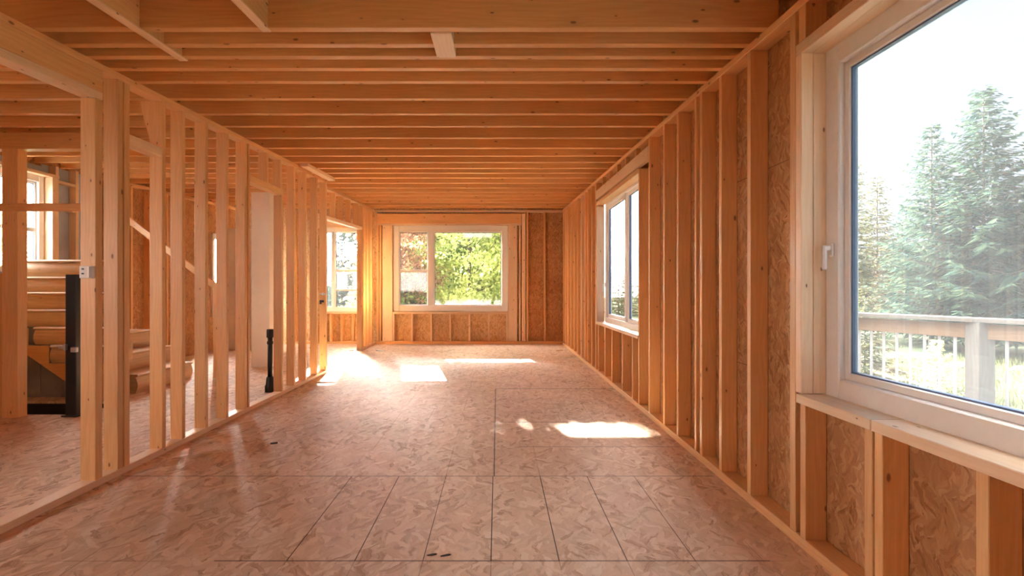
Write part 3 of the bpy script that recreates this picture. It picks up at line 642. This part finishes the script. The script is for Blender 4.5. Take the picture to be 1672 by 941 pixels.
# ------------------------------------------------------------------ outside
SUN_EL, SR = math.radians(18.5), 0.19          # low sun beyond the far wall, slightly from the left
QS = 1/math.tan(SUN_EL)/math.sqrt(1+SR*SR)
APS = [(-2.30, -1.70, 1.27, 1.66), (-3.74, -3.06, 1.27, 1.66), (-.74, -.08, 2.54, 2.72), (-1.55, .1, .84, .95)]  # openings left in the tree crowns to shape the sun patches indoors
def sun_open(p, m_=.05):
    """does the sun ray through p go through one of the gaps cut in the foliage to put sun patches on the floor?"""
    s = p[1]-12.2
    if s < 0: return False
    x, z = p[0]+SR*s, p[2]-s/QS
    return any(a-m_ < x < b+m_ and c-m_ < z < d+m_ for a, b, c, d in APS)

boxes('ground', [(-60, 80, -10, 120, -1.0, -.75)], 'ground', kind='structure')
boxes('deck_floor', [(1.66, 4.6, -.5, 6.3, -.14, -.02)], 'weathered', kind='structure', long_axis=1)
# deck railing
RP0, RP1 = Vector((3.5, 5.2, 0)), Vector((3.97, 3.94, 0)); rd = (RP1-RP0)
def rp(t, z=0): v = RP0+rd*t; v.z = z; return v
rail = empty('deck_railing', rp(.5)); tag(rail, 'wooden deck railing with slim balusters outside the big window', 'railing', None, 'thing')
beam('rail_cap', None, None, None, rp(-.55, 1.045), rp(1.9, 1.045), .15, .035, 'weathered', rail)
ps = [-.5, .806, 1.85]
for a, b in zip(ps, ps[1:]):
    beam('rail_board', None, None, None, rp(a+.045, .955), rp(b-.045, .955), .04, .12, 'deckboard', rail)
for t in ps:
    q = rp(t); boxes('post', [(q.x-.065, q.x+.065, q.y-.065, q.y+.065, -.02, 1.026)], 'weathered', rail, long_axis=2, bevel=.004)
nb = 26
for i in range(nb):
    t = -.42+i*(2.2/nb)
    if any(abs(t-k) < .07 for k in ps): continue
    q = rp(t); boxes('baluster', [(q.x-.008, q.x+.008, q.y-.008, q.y+.008, -.02, .90)], 'baluster', rail)
beam('lower_rail', None, None, None, rp(-.5, .06), rp(1.85, .06), .035, .03, 'weathered', rail)

def leaf_quad(vs, fs, c, u, v):
    i = len(vs); vs += [c-u, c+v, c+u, c-v]; fs.append((i, i+1, i+2, i+3))
def mesh_obj(name, vs, fs, mat, parent):
    me = bpy.data.meshes.new(name); me.from_pydata([tuple(v) for v in vs], [], fs); me.materials.append(mat); me.update()
    o = bpy.data.objects.new(name, me); COL.objects.link(o); o.parent = parent; return o
def limb(bm, p0, p1, r0, r1, seg=6):
    d = (p1-p0).normalized(); a = d.orthogonal().normalized(); b = d.cross(a); R = []
    for p, r in ((p0, r0), (p1, r1)): R.append([bm.verts.new(p+(a*math.cos(2*math.pi*k/seg)+b*math.sin(2*math.pi*k/seg))*r) for k in range(seg)])
    for k in range(seg): bm.faces.new((R[0][k], R[0][(k+1) % seg], R[1][(k+1) % seg], R[1][k]))
def spruce(loc, h, r, label, seed, mat='spruce', group=None, dens=1.0, whorls=44, name='spruce_tree', low=.1, prune=True):
    rnd = random.Random(seed); loc = Vector(loc)
    root = empty(name, loc); tag(root, label, 'tree', group, 'thing')
    bm = bmesh.new(); limb(bm, Vector((0, 0, -.3)), Vector((0, 0, h*.98)), .011*h, .0015*h, 8); vs, fs = [], []
    for k in range(whorls):
        f = low+(1-low)*((k+rnd.random()*.7)/whorls)**.92
        if f > .985: continue
        z = h*f; wr = rnd.uniform(.62, 1.15); rr = (r*(1-f)**.92+.05*r)*wr+.04
        nb_ = max(4, int((4+5*(1-f))*dens)); a0 = rnd.random()*6.3
        for b in range(nb_):
            a = a0+b*2*math.pi/nb_+rnd.uniform(-.35, .35); L = rr*rnd.uniform(.6, 1.2)
            dirv = Vector((math.cos(a), math.sin(a), 0)); side = Vector((-dirv.y, dirv.x, 0))
            droop = rnd.uniform(.25, .55)*(1-f)-.10*f; org = Vector((0, 0, z))
            bp = lambda t: org+dirv*L*t+Vector((0, 0, -droop*L*t+.30*L*t*t))
            tip = bp(1); limb(bm, org, bp(.55), .006+.006*L, .004+.003*L, 4); limb(bm, bp(.55), tip, .004+.003*L, .002, 4)
            n_ = max(4, int(L/(.04+.024*r)))
            for s in range(1, n_+1):
                t = .12+.88*s/n_; p = bp(t); ln = (.26*L*(1.1-t)+.04*r+.025)*rnd.uniform(.6, 1.15)
                for sd in (-1, 1, 0):
                    if sd == 0:
                        if rnd.random() > .45 and s < n_: continue
                        u = dirv*ln*.5+Vector((0, 0, rnd.uniform(-.25, .15)*ln))
                    else: u = side*sd*ln*.45+dirv*ln*rnd.uniform(.25, .5)+Vector((0, 0, -ln*rnd.uniform(.0, .35)))
                    w_ = u.cross(Vector((rnd.uniform(-.7, .7), rnd.uniform(-.7, .7), 1))).normalized()*(.0085*r+.009)*rnd.uniform(.7, 1.5)
                    c = p+u*.85
                    if prune and sun_open(loc+c, .12): continue
                    leaf_quad(vs, fs, c, u, w_)
    finish('trunk', bm, M['bark'], root, origin=None).location = (0, 0, 0)
    mesh_obj('foliage', vs, fs, M[mat], root)
    return root
def leafy(loc, h, rx, rz, label, seed, mat, n, size, zc=None, group=None, trunk=.1, name='leafy_tree', clumps=60):
    """broad-leaved tree: forked trunk, limbs to each clump, leaves round the limb ends"""
    rnd = random.Random(seed); loc = Vector(loc)
    root = empty(name, loc); tag(root, label, 'tree', group, 'thing')
    zc = h-rz if zc is None else zc
    bm = bmesh.new(); base = Vector((0, 0, -.3)); fork = Vector((rnd.uniform(-.1, .1), 0, max(.4, zc-rz*.5))); limb(bm, base, fork, trunk, trunk*.75, 8)
    top = Vector((0, 0, h*.95)); limb(bm, fork, top, trunk*.75, trunk*.15, 6)
    vs, fs = [], []; cl = []
    while len(cl) < clumps:
        p = Vector((rnd.uniform(-1, 1), rnd.uniform(-1, 1), rnd.uniform(-1, 1)))
        if p.length < 1: cl.append(Vector((p.x*rx, p.y*rx, zc+p.z*rz)))
    for p in cl:
        st_ = fork.lerp(top, max(0, min(1, (p.z-fork.z)/max(.1, top.z-fork.z)-.2)))
        if any(sun_open(loc+st_.lerp(p, q/8), .04) for q in range(9)): continue
        limb(bm, st_, p, trunk*.22, trunk*.05, 5)
    cr = .55*(rx*rx*rz/clumps)**(1/3)*1.9
    for i in range(n):
        p = cl[i % clumps]; d = Vector((rnd.gauss(0, 1), rnd.gauss(0, 1), rnd.gauss(0, .8)))*cr*.55
        c = p+d
        if sun_open(loc+c, size*1.2): continue
        u = Vector((rnd.gauss(0, 1), rnd.gauss(0, 1), rnd.gauss(-.3, 1))).normalized(); v = u.orthogonal().normalized(); v.rotate(Matrix.Rotation(rnd.uniform(0, 6.28), 3, u))
        s = size*rnd.uniform(.6, 1.25); leaf_quad(vs, fs, c, u*s, v*s*.55)
    finish('trunk', bm, M['bark'], root).location = (0, 0, 0)
    mesh_obj('foliage', vs, fs, M[mat], root)
    return root
G0 = -.75
# big spruces outside the picture window
def at(x, d): return ((x-CX)*d/F, d, G0)
def hz(y, d): return EYE-(y-CY)*d/F-G0
spruce(at(1606, 16), hz(140, 16), 3.1, 'tallest spruce with layered branches behind the deck railing post', 1, dens=1.35, whorls=56)
spruce(at(1521, 17.5), hz(200, 17.5), 2.2, 'slim spruce left of the tallest one behind the railing', 2, dens=1.25, whorls=52)
spruce(at(1396, 21), hz(258, 21), 1.7, 'thin yellowish spruce at the inner edge of the big window', 3, 'larch', whorls=46)
spruce(at(1432, 22), hz(285, 22), 2.1, 'short yellowish spruce between the thin one and the slim one', 4, 'larch', whorls=46)
spruce(at(1700, 15), hz(250, 15), 2.4, 'broad spruce cut off by the right picture edge', 5, dens=1.3, whorls=50)
spruce(at(1480, 24), hz(330, 24), 2.0, 'dark spruce low behind the gap in the yellowish trees', 6, whorls=40)
spruce(at(1530, 8.6), hz(555, 8.6), .36, 'small yellow-green conifer just beyond the deck balusters', 7, 'birch', whorls=26, name='young_conifer', low=.03)
spruce(at(1412, 12), hz(470, 12), .9, 'bushy yellowish conifer behind the deck balusters at the left', 8, 'larch', whorls=30, name='young_conifer', low=.03)
i = 0
for x, d, y, r in ((1380, 30, 400, 2.6), (1440, 31, 420, 2.6), (1505, 30, 400, 2.8), (1570, 32, 410, 2.8), (1640, 30, 400, 2.8), (1700, 29, 380, 2.8), (1760, 28, 350, 2.8), (1330, 33, 420, 2.6), (1270, 34, 380, 2.6)):
    spruce(at(x, d), hz(y, d), r, 'dark spruce in the tree line far behind the deck railing', 20+i, whorls=30, low=.02, group='tree line behind the deck', dens=1.2); i += 1
# through the slider: pale distance with a few trees
for x, d, y in ((1010, 40, 420), (1032, 44, 430)):
    spruce(at(x, d), hz(y, d), 2.0, 'hazy distant spruce seen low through the white slider', 40+i, 'larch', whorls=26, low=.02, group='trees beyond the slider'); i += 1
# beyond the far window
leafy((-3.05, 15.6, G0), 6.9, 1.2, 3.2, 'maroon-leaved tree filling the left pane of the far window', 50, 'maroon', 20000, .07, zc=3.4, trunk=.09)
leafy((-.82, 16.2, G0), 7.4, 1.75, 3.7, 'yellow-green birch filling the wide pane of the far window', 51, 'birch', 30000, .064, zc=3.7, trunk=.07)
leafy((.9, 17.0, G0), 7.6, 1.5, 3.6, 'pale yellow-green birch at the right of the far window', 52, 'birch', 12000, .08, zc=3.7, trunk=.07)
leafy((-2.45, 18.3, G0), 6.8, 1.7, 2.9, 'dark green shrub-like tree between the maroon tree and the birch', 53, 'darkgreen', 14000, .09, zc=3.8)
leafy((-3.9, 18.6, G0), 8.2, 1.0, 4.1, 'tall brownish tree behind the maroon tree', 54, 'maroon', 9000, .10, zc=4.1)
leafy((-.6, 20.5, G0), 9.2, 2.6, 4.5, 'tall green tree standing behind both birches', 55, 'darkgreen', 13000, .12, zc=4.6, trunk=.14)
leafy((-5.2, 21.0, G0), 8.6, 1.35, 2.3, 'tall dark tree added to block sun, hidden mostly by the far left framing', 56, 'spruce', 24000, .12, zc=6.0, trunk=.1)  # crown out of view, added to keep sun off the side-room window
leafy((-3.3, 15.0, G0), 2.6, .9, 1.3, 'low dark shrub under the maroon tree', 57, 'darkgreen', 5000, .07, zc=1.2, name='leafy_shrub', clumps=30, trunk=.03)
for k, (X, d) in enumerate(((-4.6, 24), (-2.6, 23.5), (-.6, 24), (1.4, 23.5), (-7.2, 25))):
    leafy((X, d, G0), 2.9, 1.5, 1.45, ('low green shrub at the foot of the trees beyond the far window', 'low green shrub hidden mostly by the far left framing')[k == 4], 90+k, 'darkgreen', 3500, .11, zc=1.35, group='low shrubs beyond the far window' if k < 4 else None, name='leafy_shrub', clumps=30, trunk=.03)
leafy((-4.1, 24.6, G0), 4.6, 1.1, 2.2, 'low maroon tree further back in the left pane of the far window', 98, 'maroon', 12000, .10, zc=2.5, trunk=.07)
leafy((-3.0, 26.0, G0), 4.9, 1.3, 2.3, 'dark green tree further back by the middle bar of the far window', 99, 'darkgreen', 6000, .1, zc=2.6, trunk=.07)
# through the side-room window
spruce(at(557, 18), hz(381, 18), .95, 'lone spruce seen through the side-room window', 60, whorls=64, low=.02, dens=1.9)
leafy(at(577, 21), hz(436, 21), .8, 1.3, 'dark rounded tree right of the lone spruce in the side-room window', 160, 'spruce', 9000, .08, zc=1.8, trunk=.05)
leafy(at(541, 22), hz(462, 22), .8, 1.0, 'low dark bush left of the lone spruce in the side-room window', 161, 'spruce', 7000, .08, zc=1.1, trunk=.04, name='leafy_shrub')
spruce(at(575, 28), hz(428, 28), 1.6, 'smaller spruce right of the lone one in the side-room window', 61, whorls=36, low=.02)
for x, y in ((520, 470), (540, 462), (590, 455)):
    spruce(at(x, 34), hz(y, 34), 1.8, 'low distant spruce on the skyline of the side-room window', 62+i, whorls=26, low=.02, group='skyline trees of the side room'); i += 1
# left outer windows
for d, X in ((8.4, -11.5), (13.5, -12.5), (16.5, -12)):
    leafy((X, d, G0), 4.6, 1.6, 2.2, 'green tree outside the outer left wall', 70+i, 'birch', 4000, .11, group='trees outside the left wall'); i += 1
# rocks and grass beyond the deck
rnd = random.Random(3)
def rock(label, p, s):
    bm = bmesh.new(); bmesh.ops.create_icosphere(bm, subdivisions=2, radius=s)
    for v in bm.verts: v.co = Vector((v.co.x*1.5, v.co.y, v.co.z*.6))*rnd.uniform(.82, 1.15)
    o = finish('rock', bm, M['rock']); o.location = (p[0], p[1], G0+.15*s); tag(o, label, 'rock', 'rocks beyond the deck', 'thing')
for k, (x, d, s) in enumerate(((1460, 12.6, .16), (1570, 13.5, .18), (1665, 13, .15), (1500, 15.2, .24))):
    rock(('grey rock in the grass, beyond the left balusters', 'grey rock in the grass behind the railing post', 'grey rock in the grass at the right picture edge', 'larger grey rock behind the young conifer')[k], at(x, d), s)
vs, fs = [], []
for k in range(9000):
    d = rnd.uniform(6.0, 15); x = rnd.uniform(4.7, 17)
    p = Vector((x, d, G0)); hh = rnd.uniform(.08, .28); a = rnd.uniform(0, 3.14)
    u = Vector((rnd.uniform(-.5, .5)*hh, rnd.uniform(-.5, .5)*hh, hh)); w_ = Vector((math.cos(a), math.sin(a), 0))*.012
    i0 = len(vs); vs += [p-w_, p+w_, p+u]; fs.append((i0, i0+1, i0+2))
me = bpy.data.meshes.new('grass'); me.from_pydata([tuple(v) for v in vs], [], fs); me.materials.append(M['grassblade'])
o = bpy.data.objects.new('grass', me); COL.objects.link(o); tag(o, 'tufts of dry sunlit grass beyond the deck', 'grass', None, 'stuff')

# ------------------------------------------------------------------ light
SKY, SUN, AUR, CLOUD_FILL = .084, 8.0, 52.0, 1.5
wd = bpy.data.worlds.new('sky'); scn.world = wd; wd.use_nodes = True; nt = wd.node_tree
for n in list(nt.nodes): nt.nodes.remove(n)
wo = nd(nt, 'ShaderNodeOutputWorld'); bg = nd(nt, 'ShaderNodeBackground'); bg.inputs[1].default_value = SKY
tc = nd(nt, 'ShaderNodeTexCoord'); sx = nd(nt, 'ShaderNodeSeparateXYZ'); lk(nt, tc.outputs['Generated'], sx.inputs[0])
c = ramp(nt, sx.outputs[2], [(0.0, (.86, .96, 1.0)), (0.10, (.78, .89, 1.0)), (0.45, (.56, .74, 1.0)), (1.0, (.42, .62, .95))])
vd = nd(nt, 'ShaderNodeVectorMath', operation='DOT_PRODUCT'); nv = nd(nt, 'ShaderNodeVectorMath', operation='NORMALIZE'); lk(nt, tc.outputs['Generated'], nv.inputs[0]); lk(nt, nv.outputs[0], vd.inputs[0])
vd.inputs[1].default_value = Vector((-SR, 1, 1/QS)).normalized()
aur = math_(nt, 'EXPONENT', math_(nt, 'MULTIPLY', math_(nt, 'SUBTRACT', vd.outputs['Value'], 1.0), 25.0))     # bright sky round the sun
bg2 = nd(nt, 'ShaderNodeBackground'); bg2.inputs[0].default_value = (1, .98, .92, 1); lk(nt, math_(nt, 'MULTIPLY', aur, AUR), bg2.inputs[1])
ad = nd(nt, 'ShaderNodeAddShader'); lk(nt, c, bg.inputs[0]); lk(nt, bg.outputs[0], ad.inputs[0]); lk(nt, bg2.outputs[0], ad.inputs[1])
# bright cloud bank added over the left half of the sky as fill light
cn = nd(nt, 'ShaderNodeTexNoise', Scale=2.5, Detail=5.0); lk(nt, nv.outputs[0], cn.inputs['Vector'])
cl_ = math_(nt, 'MULTIPLY', ramp(nt, math_(nt, 'MULTIPLY', sx.outputs[0], -1.0, True), [(0.0, (0, 0, 0)), (0.5, (1, 1, 1))]), math_(nt, 'ADD', cn.outputs[0], .5))
bg3 = nd(nt, 'ShaderNodeBackground'); bg3.inputs[0].default_value = (1, .96, .9, 1); lk(nt, math_(nt, 'MULTIPLY', cl_, CLOUD_FILL), bg3.inputs[1])
ad2 = nd(nt, 'ShaderNodeAddShader'); lk(nt, ad.outputs[0], ad2.inputs[0]); lk(nt, bg3.outputs[0], ad2.inputs[1]); lk(nt, ad2.outputs[0], wo.inputs[0])
sl = bpy.data.lights.new('sun', 'SUN'); sl.energy = SUN; sl.angle = math.radians(.53); sl.color = (1, .93, .82)
so = bpy.data.objects.new('sun', sl); COL.objects.link(so)
so.rotation_euler = Vector((SR, -1, -1/QS)).to_track_quat('-Z', 'Y').to_euler(); so.location = (-5, 30, 12)

# ------------------------------------------------------------------ camera
cam = bpy.data.cameras.new('camera'); co = bpy.data.objects.new('camera', cam); COL.objects.link(co)
co.location = (0, 0, EYE); co.rotation_euler = (math.pi/2, 0, 0)
cam.sensor_width = 36; cam.lens = F/1672*36; cam.shift_x = (836-CX)/1672; cam.shift_y = -(470.5-CY)/1672; cam.clip_end = 400
scn.camera = co
vs_ = scn.view_settings; vs_.view_transform = 'Standard'; vs_.look = 'None'; vs_.exposure = 4.05; vs_.gamma = 1; vs_.use_curve_mapping = False
scn.display_settings.display_device = 'sRGB'
cy = scn.cycles; cy.use_denoising = True; cy.max_bounces = 12; cy.diffuse_bounces = 8; cy.glossy_bounces = 4; cy.transparent_max_bounces = 24; cy.transmission_bounces = 8
cy.sample_clamp_indirect = 6.0; cy.caustics_reflective = False
